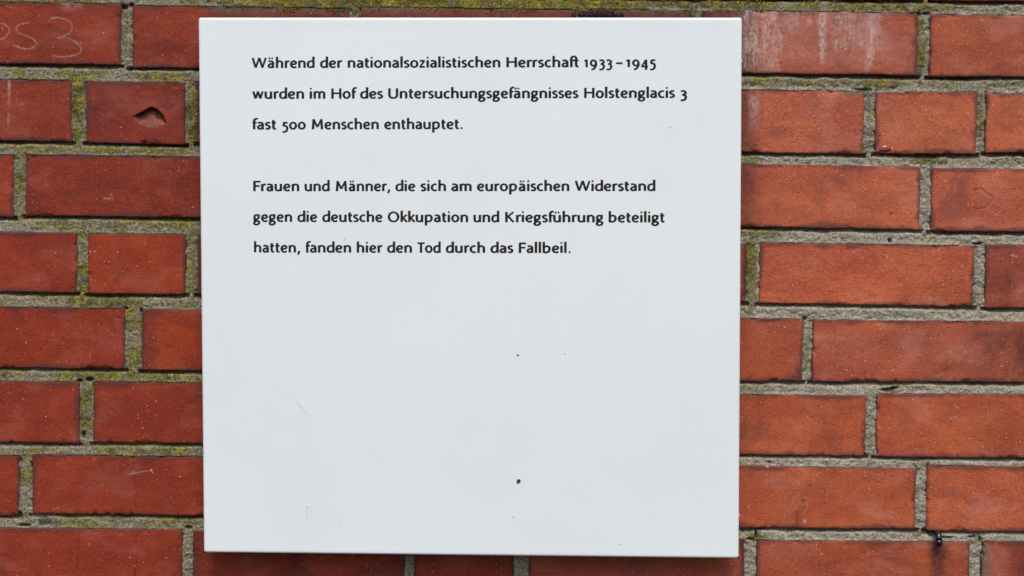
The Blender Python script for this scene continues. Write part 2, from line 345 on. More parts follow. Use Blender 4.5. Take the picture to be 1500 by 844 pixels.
# ------------------------------------------------------------------ what marks each brick carries
def Zm(k, ox, oy, pts): return [(ox + x / k, oy + y / k) for x, y in pts]
CHALK = [curve(Zm(3.835, 0, 0, [(280,105),(330,100),(380,115),(405,145),(395,180),(355,205),(328,212),(380,215),(430,240),(455,270),(445,300),(400,315),(350,320),(295,313)]), 4),
         curve(Zm(3.835, 0, 0, [(162,128),(110,138),(90,160),(110,185),(170,210),(205,240),(190,265),(140,275),(75,255)]), 4),
         curve(Zm(3.835, 0, 0, [(-20,120),(35,143),(52,165),(45,190),(20,215),(-20,230)]), 4)]
def box(X, Y, x0, x1, y0, y1, s=3.0, sy=None):
    sy = sy or s
    return sstep(x0 - s, x0 + s, X) * (1 - sstep(x1 - s, x1 + s, X)) * sstep(y0 - sy, y0 + sy, Y) * (1 - sstep(y1 - sy, y1 + sy, Y))
def paint(key, X, Y):
    """white bloom, dark stain, mortar smear, grit density, and depth (m, inwards) of the damage"""
    w = np.zeros(X.shape); d = np.zeros(X.shape); m = np.zeros(X.shape); g = np.full(X.shape, 0.25); dep = np.zeros(X.shape)
    g = g + sstep(1080, 1300, X) * 0.45
    n8 = fbm(X / 8, Y / 8, 3); n30 = fbm(X / 30, Y / 30, 5)
    if key == (1, 0):
        for s in CHALK:
            dd, t = poly_dist(X, Y, s)
            w = np.maximum(w, (1 - sstep(0.4, 1.6, dd)) * (0.42 + 0.3 * n8))
        w = np.maximum(w, box(X, Y, 90, 120, 3, 14, 6) * (0.25 + 0.5 * n8))
    if key == (1, 1):
        d = np.maximum(d, box(X, Y, 300, 520, 0, 40, 25, 6) * 0.35 * (1 + n8))
    if key == (1, 1) or key == (1, 2) or key == (1, 3):
        m = np.maximum(m, (1 - sstep(12, 26, Y)) * sstep(285, 330, X) * (0.55 + 0.5 * n8)); d = np.maximum(d, 0.45 * (1 + n8) * sstep(285, 330, X))
    if key == (1, 4):
        zx, zy = (X - 1070) * 3.49, Y * 3.49
        st = fbm(X / 3.2, Y / 22, 9); st2 = fbm(X / 9, Y / 40, 12)
        a = box(zx, zy, 60, 262, 50, 365, 14) * 0.85
        a = np.maximum(a, box(zx, zy, 262, 350, 50, 150, 16, 30) * 0.7)
        a = np.maximum(a, box(zx, zy, 370, 410, 60, 130, 12, 20) * 0.8)
        a = np.maximum(a, (1 - sstep(0, 1, np.abs(zx - 472) / (42 - 0.09 * (zy - 60)).clip(6, 60))) * box(zx, zy, 400, 540, 60, 325, 10) * 1.2)
        a = np.maximum(a, box(zx, zy, 530, 760, 70, 240, 25, 40) * 0.62)
        a = np.maximum(a, (1 - sstep(0, 1, np.abs(zx - 730 + (zy - 80) * 0.09) / (48 - 0.07 * (zy - 60)).clip(8, 60))) * box(zx, zy, 660, 800, 70, 370, 12) * 1.2)
        w = np.clip(a * (0.45 + 0.5 * st + 0.35 * st2 + 0.35 * n8) + 0.17 * box(zx, zy, 0, 820, 40, 320, 60, 60) * (1 + n8), 0, 0.85)
    if key == (2, 4):
        zx, zy = (X - 1070) * 3.49, Y * 3.49
        w = box(zx, zy, 95, 145, 450, 650, 14, 50) * (0.4 + 0.5 * n8)
        m = box(zx, zy, 580, 690, 455, 492, 8) * (0.8 + n8)
    if key == (2, 0):
        dd, t = poly_dist(X, Y, [(13, 118), (13, 150), (12, 185)]); w = (1 - sstep(0.8, 3.2, dd)) * (0.55 - 0.5 * t + 0.5 * n8).clip(0, 1)
    if key == (3, 1):
        for s in ([(152, 291), (164, 291.5)], [(163, 284), (164, 291)]):
            dd, t = poly_dist(X, Y, s); w = np.maximum(w, (1 - sstep(0.4, 1.3, dd)) * 0.5)
    if key == (2, 1):     # the broken-out hollow
        zx, zy = X * 3.835, Y * 3.835
        arc = curve([(738, 655), (770, 642), (810, 622), (850, 602), (890, 622), (915, 650), (932, 690)], 5)
        top = np.interp(zx, [p[0] for p in arc], [p[1] for p in arc])
        lowy = np.interp(zx, [738, 780, 850, 932], [658, 700, 722, 698])
        below = (zy - top)
        dep = np.where((zx > 738) & (zx < 934) & (below > -1), sstep(-1, 5, below) * (1 - sstep(0.12, 1.0, (zy - top) / (lowy - top + 1e-3))), 0) * 0.0105
        dep = dep * sstep(738, 800, zx) * (0.85 + 0.4 * n8)
        band = (zx > 735) & (zx < 934)
        d = np.where(band, sstep(-4, 4, below) * (1 - sstep(8, 26, below)) * 0.75, 0) * sstep(735, 780, zx)
        dd, t = poly_dist(zx, zy, [(700, 656), (745, 654)]); d = np.maximum(d, (1 - sstep(2, 7, dd)) * 0.3)
        g = np.where(band & (below > 15) & (zy < lowy + 10), 1.0, g)
        m = np.where(band & (below > 14), sstep(14, 30, below) * (1 - sstep(lowy - 12, lowy + 8, zy)) * (0.38 + 0.35 * n8), 0) * sstep(745, 800, zx)
    if key == (7, 1):
        dd, t = poly_dist(X, Y, Zm(4.139, 0, 640, [(803, 125), (806, 200), (812, 260), (826, 330), (820, 400), (826, 440)]))
        dd = dd + n8 * 0.5
        d = (1 - sstep(0.2, 1.7, dd)) * (0.6 - 0.3 * t) * (0.7 + 0.6 * n8); dep = (1 - sstep(0.2, 1.4, dd)) * 0.0008
        dd, t = poly_dist(X, Y, Zm(4.139, 0, 640, [(775, 230), (840, 215), (905, 205)])); w = (1 - sstep(0.3, 1.3, dd)) * 0.5
        dd = np.hypot(X - 221.5, Y - 688.8); w = np.maximum(w, (1 - sstep(1.0, 2.2, dd)) * 0.9)
        dd = np.hypot(X - 195.5, Y - 691.5); w = np.maximum(w, (1 - sstep(1.0, 2.6, dd)) * 0.5)
    if key == (8, 0):
        for s in ([(488, 560), (480, 650), (468, 780), (462, 800)], [(838, 680), (822, 780), (812, 850)]):
            dd, t = poly_dist(X, Y, Zm(4.139, 0, 640, s)); dd = dd + n8 * 0.7
            d = np.maximum(d, (1 - sstep(0.3, 1.8, dd)) * (0.15 + 0.7 * t)); dep = np.maximum(dep, (1 - sstep(0.2, 1.4, dd)) * 0.0006 * t)
    if key == (3, 5):
        dd, t = poly_dist(X, Y, curve(Zm(3.49, 1070, 220, [(1238, 208), (1280, 198), (1315, 225), (1340, 242), (1328, 270), (1305, 292), (1255, 304)]), 5))
        dd = dd + 0.4 * n8
        d = (1 - sstep(0.1, 1.2, dd)) * (0.5 + 0.5 * n8); dep = (1 - sstep(0.1, 1.2, dd)) * 0.0008
    if key == (3, 4):
        dd, t = poly_dist(X, Y, Zm(3.49, 1070, 220, [(815, 330), (832, 323)])); d = (1 - sstep(0.3, 1.6, dd)) * 0.9; dep = d * 0.001
    if key == (4, 5):
        dd, t = poly_dist(X, Y, Zm(3.49, 1070, 220, [(1102, 630), (1102, 790)])); d = (1 - sstep(0.2, 1.6, dd)) * 0.5
        zx, zy = (X - 1070) * 3.49, (Y - 220) * 3.49
        d = np.maximum(d, box(zx, zy, 850, 1230, 690, 800, 60, 40) * 0.16 * (1 + n30)); g = g + box(zx, zy, 880, 1250, 700, 800, 50, 30) * 0.5
        dd, t = poly_dist(X, Y, Zm(3.49, 1070, 220, [(440, 615), (500, 640), (525, 670), (550, 655)])); d = np.maximum(d, (1 - sstep(0.2, 1.4, dd)) * 0.4)
    if key == (4, 6):
        d = np.clip(0.22 + 0.3 * n30, 0, 0.6)
        dd, t = poly_dist(X, Y, Zm(3.49, 1070, 220, [(1438, 538), (1470, 545)])); w = (1 - sstep(0.4, 1.6, dd + n8 * 0.5)) * 0.7
    if key == (5, 4):
        d = np.clip(sstep(1300, 1500, X) * (0.22 + 0.35 * n30) + box(X, Y, 1310, 1370, 480, 520, 20) * 0.16 + box(X, Y, 1488, 1510, 480, 560, 8) * 0.45, 0, 0.7)
        dd, t = poly_dist(X, Y, [(1386, 520), (1386, 545)]); d = np.maximum(d, (1 - sstep(1, 3.5, dd)) * 0.35); g = g + 0.25
    if key == (6, 5):
        d = np.clip(sstep(1400, 1500, X) * (0.15 + 0.3 * n30), 0, 0.5)
        for s in ([(1148, 538), (1160, 548), (1165, 552)], [(1125, 605), (1155, 595)]):
            dd, t = poly_dist(X, Y, Zm(3.49, 1070, 440, s)); w = np.maximum(w, (1 - sstep(0.4, 1.5, dd + 0.4 * n8)) * 0.7)
    if key == (7, 4):
        zx, zy = (X - 1070) * 3.488, (Y - 640) * 3.488
        d = box(zx, zy, 333, 348, 375, 460, 6, 12) * 0.45
        dd, t = poly_dist(zx, zy, [(365, 325), (382, 325)]); d = np.maximum(d, (1 - sstep(2, 7, dd)) * 0.8)
        dd, t = poly_dist(zx, zy, [(385, 320), (395, 360), (372, 390)]); w = (1 - sstep(1, 4, dd)) * 0.35
        for a, b, rr in ((380, 430, 9), (92, 353, 6), (190, 152, 6)): w = np.maximum(w, 1 - sstep(rr * 0.6, rr * 1.2, np.hypot(zx - a, zy - b)))
        w = np.maximum(w, box(zx, zy, 170, 260, 190, 260, 30) * 0.12)
    if key == (8, 4):
        d = box(X, Y, 1362, 1386, 792, 900, 9, 14) * (0.85 - 0.006 * (Y - 800)).clip(0.35, 0.9) * (1 + 0.3 * n8)
        d = np.maximum(d, sstep(1380, 1430, X) * 0.15)
    if key == (8, 5):
        m = (1 - sstep(1447, 1453, X + 3 * n8)) * sstep(797, 803, Y) * 0.75
        d = np.clip(sstep(1470, 1500, X) * (0.45 + 0.3 * n30), 0, 0.7)
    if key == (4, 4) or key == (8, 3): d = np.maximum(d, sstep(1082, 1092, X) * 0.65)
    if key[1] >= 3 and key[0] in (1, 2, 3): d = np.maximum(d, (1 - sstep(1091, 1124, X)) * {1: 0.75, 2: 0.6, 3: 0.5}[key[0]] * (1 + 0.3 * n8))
    if key in ((5, 1),): d = np.maximum(d, (1 - sstep(222, 232, X)) * 0.28)
    if key == (8, 1): d = np.maximum(d, (1 - sstep(285, 310, X)) * 0.5)
    # thin lime line where mortar laps the arris is left to the mortar
    return np.clip(w, 0, 1), np.clip(d, 0, 1), np.clip(m, 0, 1), np.clip(g, 0, 1.4), dep

# ------------------------------------------------------------------ the wall
wall = empty('brick_wall', (0, 0, Z0 - 0.6), 'weathered red brick wall with mossy mortar joints behind the white plaque', 'wall')
WL = np.array([0, 0, Z0 - 0.6])
def lines(L, s, r):
    """grid lines 0..L, close together near both ends"""
    e = [0.0, 0.25 * r, 0.6 * r, r, 1.6 * r]
    n = max(2, int(round((L - 2 * e[-1]) / s)))
    return np.array(e[:-1] + list(np.linspace(e[-1], L - e[-1], n + 1)) + [L - x for x in e[-2::-1]])
def build_brick(idx, key, X, Z, coarse):
    Lx = 0.5 * (abs(X[1] - X[0]) + abs(X[2] - X[3])); Hz = 0.5 * (abs(Z[0] - Z[3]) + abs(Z[1] - Z[2]))
    fine = {(1, 0): 0.0008, (2, 1): 0.0008, (1, 4): 0.0010, (7, 1): 0.0010, (8, 0): 0.0010, (3, 5): 0.001}.get(key, 0.0014)
    s = 0.006 if coarse else fine
    r = rng.uniform(0.0012, 0.0022)
    u = lines(Lx, s, r); v = lines(Hz, s, r)
    U, V = np.meshgrid(u, v)                         # V from the bottom
    nu, nv = len(u), len(v)
    # rounded corners of the outline
    rc = [rng.uniform(0.001, 0.003) for _ in range(4)]
    if key == (7, 0): rc[1] = 0.006
    if key == (6, 4): rc[1] = 0.006
    if key == (7, 1): rc[0] = 0.005
    if key == (1, 4): rc[3] = 0.004
    U2, V2 = U.copy(), V.copy()
    for c, (a, b) in enumerate(((0, 0), (1, 0), (0, 1), (1, 1))):
        q = rc[c]
        du = q - (U if a == 0 else Lx - U); dv = q - (V if b == 0 else Hz - V)
        m = (du > 0) & (dv > 0)
        k = np.where(m, np.maximum(du, dv) / np.maximum(np.hypot(du, dv), 1e-9), 1.0)
        U2 = np.where(m, U + (1 if a == 0 else -1) * du * (1 - k), U2)
        V2 = np.where(m, V + (1 if b == 0 else -1) * dv * (1 - k), V2)
    ed = np.minimum(np.minimum(U, Lx - U), np.minimum(V, Hz - V))          # distance to the outline
    ao = idx * 3.71
    fall = np.exp(-ed / 0.004)
    wob = 0.0009
    U2 = U2 + fall * wob * (fbm(U / 0.02 + ao, V / 0.02, 21) + 0.6 * fbm(U / 0.004 + ao, V / 0.004, 31)) * 0.9
    V2 = V2 + fall * wob * (fbm(U / 0.03 + ao, V / 0.02, 22) + 0.7 * fbm(U / 0.005 + ao, V / 0.004, 32)) * 1.0
    # knocked arrises
    chip = np.clip(fbm(U / 0.011 + ao, V / 0.011 + 7, 41) - 0.27, 0, 1) * np.exp(-ed / 0.003)
    a, b = U2 / Lx, V2 / Hz
    PX = (X[3] * (1 - a) + X[2] * a) * (1 - b) + (X[0] * (1 - a) + X[1] * a) * b
    PZ = (Z[3] * (1 - a) + Z[2] * a) * (1 - b) + (Z[0] * (1 - a) + Z[1] * a) * b
    cx, cz = PX.mean(), PZ.mean()
    proud = rng.uniform(-0.0008, 0.0008)
    e = np.clip(ed, 0, r)
    Yd = proud + (r - np.sqrt(np.clip(r * r - (r - e) ** 2, 0, None)))
    Yd = Yd + 0.00035 * fbm(U / 0.06 + ao, V / 0.03, 51) + 0.00012 * fbm(U / 0.006 + ao, V / 0.0025, 52) + chip * 0.009
    ipx, ipy = to_px(PX, PZ)
    if coarse:
        w = d = m = np.zeros(U.shape); g = np.full(U.shape, 0.4)
    else:
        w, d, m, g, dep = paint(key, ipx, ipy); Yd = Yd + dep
        if key == (2, 5):          # the glossy drip at the foot of this brick is a separate blob
            pass
    co = np.stack([PX - cx, Yd, PZ - cz], -1).reshape(-1, 3)
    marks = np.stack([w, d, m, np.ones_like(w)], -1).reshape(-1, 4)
    edge = np.clip(ed / 0.02, 0, 1).ravel(); grit = g.ravel()
    idg = np.arange(nu * nv).reshape(nv, nu)
    F = np.stack([idg[:-1, :-1], idg[:-1, 1:], idg[1:, 1:], idg[1:, :-1]], -1).reshape(-1, 4)
    # the four sides and back of the brick
    ring = np.concatenate([idg[0, :], idg[1:, -1], idg[-1, -2::-1], idg[-2:0:-1, 0]])
    base = len(co); m_ = len(ring)
    back = co[ring].copy(); back[:, 1] = 0.055
    mid = co[ring].copy(); mid[:, 1] = 0.012
    co = np.concatenate([co, mid, back])
    marks = np.concatenate([marks, np.tile([[0, 0, 0, 1.]], (2 * m_, 1))]); edge = np.concatenate([edge, np.zeros(2 * m_)]); grit = np.concatenate([grit, np.zeros(2 * m_)])
    i0 = ring; i1 = np.roll(ring, -1); j0 = base + np.arange(m_); j1 = np.roll(j0, -1)
    F = np.concatenate([F, np.stack([i1, i0, j0, j1], -1), np.stack([j1, j0, j0 + m_, j1 + m_], -1)])
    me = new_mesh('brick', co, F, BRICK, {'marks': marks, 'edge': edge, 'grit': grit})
    o = link('brick', me, wall, (cx, 0, cz - WL[2]))
    t = SPECIAL_TINT.get(key)
    if t is None:
        k = rng.uniform(0.85, 1.12); t = (0.31 * k, 0.070 * k * rng.uniform(0.9, 1.15), 0.036 * k * rng.uniform(0.85, 1.2))
    q = (0.82, 0.50, 0.38) if X.mean() < 0.1 else (1.07, 0.93, 0.74)
    o.color = (t[0] * q[0], t[1] * q[1], t[2] * q[2], 1)
    return o
for i, (key, X, Z, coarse, _) in enumerate(bricks):
    build_brick(i, key, X, Z, coarse)

# mortar: one relief, cut back under each brick's lower edge and flush with the top of the brick below
def mlines(lo, hi, flo, fhi, fs, cs):
    return np.concatenate([np.arange(lo, flo, cs), np.arange(flo, fhi, fs), np.arange(fhi, hi, cs)])
vx0, vz1 = ray_to(-12, -12); vx1, vz0 = ray_to(1512, 856)
ox0, oz1 = ray_to(-440, -320); ox1, oz0 = ray_to(1890, 1290)
gx = mlines(float(ox0), float(ox1), float(vx0), float(vx1), 0.0010, 0.004)
gz = mlines(float(oz0), float(oz1), float(vz0) , float(vz1), 0.0010, 0.004)
GX, GZ = np.meshgrid(gx, gz)
A = np.full(GX.shape, 1.0); B = A.copy(); C = A.copy(); D = A.copy(); IN = np.full(GX.shape, -1.0)
for key, X, Z, coarse, _ in bricks:
    ix0, ix1 = np.searchsorted(gx, [X.min() - 0.03, X.max() + 0.03]); iz0, iz1 = np.searchsorted(gz, [Z.min() - 0.03, Z.max() + 0.03])
    sl = (slice(iz0, iz1), slice(ix0, ix1)); x = GX[sl]; z = GZ[sl]
    if x.size == 0: continue
    tx = (x - X[0]) / (X[1] - X[0]); zt = Z[0] + (Z[1] - Z[0]) * tx; zb = Z[3] + (Z[2] - Z[3]) * tx
    tz = (z - Z[3]) / (Z[0] - Z[3]); xl = X[3] + (X[0] - X[3]) * tz; xr = X[2] + (X[1] - X[2]) * tz
    inx = (x > xl - 0.004) & (x < xr + 0.004); inz = (z > zb - 0.002) & (z < zt + 0.002)
    a = np.where(inx, zb - z, 1.0); a = np.where(a < -0.001, 1.0, a); A[sl] = np.minimum(A[sl], np.abs(a))
    b = np.where(inx, z - zt, 1.0); b = np.where(b < -0.001, 1.0, b); B[sl] = np.minimum(B[sl], np.abs(b))
    c = np.where(inz, x - xr, 1.0); c = np.where(c < -0.001, 1.0, c); C[sl] = np.minimum(C[sl], np.abs(c))
    d = np.where(inz, xl - x, 1.0); d = np.where(d < -0.001, 1.0, d); D[sl] = np.minimum(D[sl], np.abs(d))
    IN[sl] = np.maximum(IN[sl], np.minimum(np.minimum(x - xl, xr - x), np.minimum(z - zb, zt - z)))
IPX, IPY = to_px(GX, GZ)
n1 = fbm(GX / 0.012, GZ / 0.009, 61); n2 = fbm(GX / 0.0035, GZ / 0.003, 62); n3 = fbm(GX / 0.05, GZ / 0.02, 63)
right = sstep(700, 1200, IPX)
under = 0.0058 + 0.0022 * n3
rec = 0.0013 + under * 1.5 * np.exp(-(A / (0.0034 + 0.0012 * n1)) ** 3) + 0.0022 * np.exp(-(C / 0.0010) ** 2) * (0.5 + n1).clip(0, 2) + 0.0024 * np.exp(-(D / 0.0012) ** 2) * (0.6 + n1).clip(0, 2)
rec = rec - 0.0010 * np.exp(-B / 0.003) + 0.0017 * n1 + 0.0012 * n2 + 0.0012 * n3 + 0.004 * np.clip(fbm(GX / 0.006, GZ / 0.0045, 64) - 0.42, 0, 1) + 0.0008 * (np.random.RandomState(3).rand(*GX.shape) - 0.5)
rec = np.maximum(rec, 0.0002)
# holes and cracks in the mortar
darken = np.zeros(GX.shape)
HOLES = [(181, 10, 6, 4), (192, 7, 4, 3), (187, 101, 4, 2.4), (117, 558, 4, 2), (131, 556.5, 5, 3.2), (121, 637, 3, 5), (30, 674, 1.6, 4), (45.5, 682, 1.7, 5), (27, 752, 4, 3),
         (36, 769.5, 9, 2.2), (276, 773, 5, 2.6), (185.5, 452.5, 2, 2), (206, 455, 1.6, 4), (127, 539, 7, 1.3), (1180, 467, 2.2, 3), (1303, 571, 12, 2.4), (1312, 569, 6, 2),
         (1110, 774.5, 22, 2), (1344, 20.5, 6, 2.2), (1358, 20, 5, 2), (1264, 131, 12, 1.3), (1359, 683, 1.6, 4), (1265, 666, 5, 1.6), (1432, 357, 7, 1.4), (1425, 787, 8, 2.2), (1437, 792, 2, 5), (1386, 787, 10, 1.2), (1366, 783, 5, 5),
         (173, 786 - 240, 0.1, 0.1), (1128, 678, 2, 1.2), (1305, 353, 2, 3), (1438.5, 830, 1, 30), (188, 22, 0.1, .1), (1099, 790, 5, 1.6), (1107, 783, 2, 6)]
for hx, hy, ra, rb in HOLES:
    q = np.hypot((IPX - hx + 2 * n1) / ra, (IPY - hy + 1.5 * n1) / rb)
    k = 1 - sstep(0.6, 1.25, q + 0.3 * n2); rec = rec + k * 0.007; darken = np.maximum(darken, k * 0.6)  # the hole mask also darkens the mortar colour
darken = np.maximum(darken, (1 - sstep(0.7, 1.2, np.hypot((IPX - 64) / 11, (IPY - 764) / 7) + 0.4 * n1)) * 0.75)     # tar spot
# moss and algae
moss = (0.47 + 0.30 * n3) * (1 - sstep(250, 420, IPX)) + 0.06
SPOTS = [(690, 0, 480, 22, 1.0), (200, 4, 160, 10, 0.45), (1250, 8, 260, 12, 0.75), (113, 160, 10, 62, 0.95), (282, 165, 14, 52, 0.9), (100, 104, 170, 8, 0.4), (110, 108, 50, 9, 0.6),
         (28, 270, 11, 52, 0.8), (150, 218, 190, 9, 0.75), (60, 328, 90, 12, 0.5), (120, 385, 8, 45, 0.35), (240, 331, 80, 9, 0.3), (284, 385, 14, 46, 0.35), (120, 440, 300, 8, 0.15),
         (1350, 65, 8, 50, 0.85), (1200, 121, 160, 9, 0.45), (1120, 118, 40, 9, 0.75), (1290, 121, 60, 8, 0.75), (1420, 123, 110, 8, 0.5), (1274, 180, 8, 45, 0.45), (1437, 180, 7, 45, 0.55), (1360, 234, 60, 8, 0.6), (1100, 234, 22, 8, 0.55),
         (1455, 237, 60, 6, 0.35), (1100, 395, 11, 60, 0.85), (1120, 340, 50, 10, 0.6), (1181, 510, 8, 35, 0.55), (1105, 570, 30, 7, 0.5), (1305, 571, 18, 6, 0.7), (250, 656, 70, 7, 0.7), (125, 610, 8, 40, 0.25),
         (36, 720, 8, 40, 0.4), (150, 551, 150, 7, 0.3), (265, 765, 40, 8, 0.3), (272, 810, 7, 40, 0.35), (1108, 786, 18, 6, 0.9), (1275, 650, 7, 20, 0.4), (1350, 790 - 110, 20, 8, 0.3), (1345, 782, 16, 7, 0.5), (1432, 789, 8, 5, .5)]
for mx, my, ra, rb, s in SPOTS:
    q = np.hypot((IPX - mx) / ra, (IPY - my) / (rb * 1.25)); moss = np.maximum(moss, s * (1 - sstep(0.35, 1.2, q + 0.5 * n1 + 0.3 * n3)))
moss = np.clip(moss * 1.25 * (1 + 0.7 * n1 + 0.7 * n3) * (0.9 + 0.5 * n2) + 0.35 * (1 - sstep(6, 26, IPY)) * sstep(290, 420, IPX) * (1 - sstep(1000, 1200, IPX)), 0, 1)
rec = rec - sstep(0.45, 0.9, moss) * (0.0006 + 0.0010 * (n2 + 0.4).clip(0, 1))
darken = np.maximum(darken, np.clip((n3 * 0.8 + n1 * 0.5) - 0.35, 0, 1) * 0.6 * (1 - right * 0.6))
pale = np.clip(np.exp(-B / 0.0016) * (0.45 + n1) * 0.9 + right * 0.25 * (IPY > 240), 0, 1) * (1 - moss)
keep_v = IN < 0.006
nzz, nxx = GX.shape
cell = keep_v[:-1, :-1] | keep_v[1:, :-1] | keep_v[:-1, 1:] | keep_v[1:, 1:]
idg = np.arange(GX.size).reshape(GX.shape)
Fm = np.stack([idg[:-1, :-1], idg[:-1, 1:], idg[1:, 1:], idg[1:, :-1]], -1)[cell]
# sink the relief under the bricks so that it never shows through their faces
rec = np.where(IN > 0.0004, np.maximum(rec, 0.0003 + IN * 1.8), rec)
used = np.unique(Fm); remap = np.full(GX.size, -1); remap[used] = np.arange(len(used))
com = np.stack([GX, rec, GZ - WL[2]], -1).reshape(-1, 3)[used]
mk = np.stack([moss, darken, pale, np.ones_like(moss)], -1).reshape(-1, 4)[used]
mortar = link('mortar', new_mesh('mortar', com, remap[Fm], MORTAR, {'marks': mk}), wall, (0, 0, 0))
# masonry core behind the facing bricks
def boxmesh(name, x0, x1, y0, y1, z0, z1, mat):
    co = [(x, y, z) for x in (x0, x1) for y in (y0, y1) for z in (z0, z1)]
    return new_mesh(name, co, [(0, 1, 3, 2), (4, 6, 7, 5), (0, 4, 5, 1), (2, 3, 7, 6), (0, 2, 6, 4), (1, 5, 7, 3)], mat, smooth=False)
link('wall_core', boxmesh('wall_core', float(ox0) - 0.02, float(ox1) + 0.02, 0.045, 0.24, float(oz0) - WL[2] - 0.02, float(oz1) - WL[2] + 0.02, mat_plain('rough_mortar_core', (0.2, 0.18, 0.14), 0.95)), wall)

# ------------------------------------------------------------------ the plaque: folded white enamel tray
pcx, pcz = ray_to([290.3, 1087.2, 1082.5, 298.2], [25.5, 25.5, 818.5, 809.8], PLAQUE_Y)   # TL TR BR BL
PC = np.array([pcx.mean(), 0, pcz.mean()])
plaque = empty('memorial_plaque', (PC[0], 0, PC[2]), 'square white enamel memorial plaque with German text in dark brown, fixed to the brick wall', 'plaque')
def plaque_face():
    """grid over the face whose rim rolls over into the folded sides"""
    r = 0.0028
    N = 60
    # rings: outline loops from the back edge of the fold to the face, then a filled centre
    def outline(inset, y, rad):
        # rounded rectangle in (a,b) in 0..1 mapped bilinearly on the corners
        W, H = 0.6, 0.6; pts = []
        for (sx, sz, a0) in ((1, 1, 0), (-1, 1, 90), (-1, -1, 180), (1, -1, 270)):
            for k in range(9):
                t = math.radians(a0 + k * 90 / 8)
                q = max(rad, 0.0003)
                px_ = sx * (W / 2 - inset - q) + q * math.cos(t); pz_ = sz * (H / 2 - inset - q) + q * math.sin(t)
                pts.append((px_ / W + 0.5, pz_ / H + 0.5))
        out = []
        for a, b in pts:
            x = (pcx[3] * (1 - a) + pcx[2] * a) * (1 - b) + (pcx[0] * (1 - a) + pcx[1] * a) * b
            z = (pcz[3] * (1 - a) + pcz[2] * a) * (1 - b) + (pcz[0] * (1 - a) + pcz[1] * a) * b
            out.append((x - PC[0], y, z - PC[2]))
        return out
    rings = [outline(0.0014, PLAQUE_Y + 0.0122, 0.002), outline(0.0002, PLAQUE_Y + 0.0124, 0.0028), outline(0.0, PLAQUE_Y + 0.0118, 0.0030)]
    rings.append(outline(0.0, PLAQUE_Y + r, 0.0030))
    for k in range(1, 8):
        t = k / 7 * math.pi / 2
        rings.append(outline(r * (1 - math.cos(t)), PLAQUE_Y + r * (1 - math.sin(t)) , 0.0030 - 0.002 * k / 7))
    # slight swelling of the enamel just inside the rim, then flat
    rings.append(outline(0.006, PLAQUE_Y + 0.00012, 0.001)); rings.append(outline(0.012, PLAQUE_Y + 0.00016, 0.001))
    co = [p for rg in rings for p in rg]; n = len(rings[0]); F = []
    for i in range(len(rings) - 1):
        for k in range(n):
            a, b = i * n + k, i * n + (k + 1) % n
            F.append((a, b, b + n, a + n))
    F = [tuple(reversed(f)) for f in F]
    me = bpy.data.meshes.new('face_panel')
    me.from_pydata(co, [], F + [tuple(reversed([(len(rings) - 1) * n + k for k in range(n)]))] + [tuple(range(n))])
    me.materials.append(ENAMEL)
    for p in me.polygons: p.use_smooth = len(p.vertices) == 4
    me.update()
    return me
me = plaque_face()
import bmesh
bm = bmesh.new(); bm.from_mesh(me); bmesh.ops.recalc_face_normals(bm, faces=bm.faces); bm.to_mesh(me); bm.free()
link('enamel_tray', me, plaque)

fr = boxmesh('mounting_frame', pcx.min() + 0.022 - PC[0], pcx.max() - 0.022 - PC[0], PLAQUE_Y + 0.0126, 0.0, pcz.min() + 0.024 - PC[2], pcz.max() - 0.020 - PC[2], mat_plain('dark_mounting_frame', (0.03, 0.03, 0.03), 0.8))
link('mounting_frame', fr, plaque)
# side screws
def lathe(prof, n=20):
    co = []; F = []
    for r_, h in prof:
        for k in range(n):
            t = 2 * math.pi * k / n; co.append((r_ * math.cos(t), r_ * math.sin(t), h))
    for i in range(len(prof) - 1):
        for k in range(n):
            F.append((i * n + k, i * n + (k + 1) % n, (i + 1) * n + (k + 1) % n, (i + 1) * n + k))
    me = bpy.data.meshes.new('lathe'); me.from_pydata(co, [], F + [tuple(range((len(prof) - 1) * n, len(prof) * n)), tuple(reversed(range(n)))])
    me.update(); return me
scr = lathe([(0.0028, -0.002), (0.0028, 0.0003), (0.0025, 0.0008), (0.0016, 0.0013), (0.0005, 0.0015)]); scr.materials.append(STEEL)
for p in scr.polygons: p.use_smooth = True
for (px, py, sgn) in ((290.9, 91, -1), (297.5, 744, -1), (1086.9, 91.5, 1), (1083.0, 752, 1)):
    x, z = ray_to(px, py, -0.014)
    # the side of the tray at this height
    b = (z - pcz[3]) / (pcz[0] - pcz[3]); xs = (pcx[3] * (1 - b) + pcx[0] * b) if sgn < 0 else (pcx[2] * (1 - b) + pcx[1] * b)
    o = link('side_screw', scr, plaque, (float(xs) - PC[0], PLAQUE_Y + 0.0075, float(z) - PC[2])); o.rotation_euler = (0, sgn * math.pi / 2, 0)

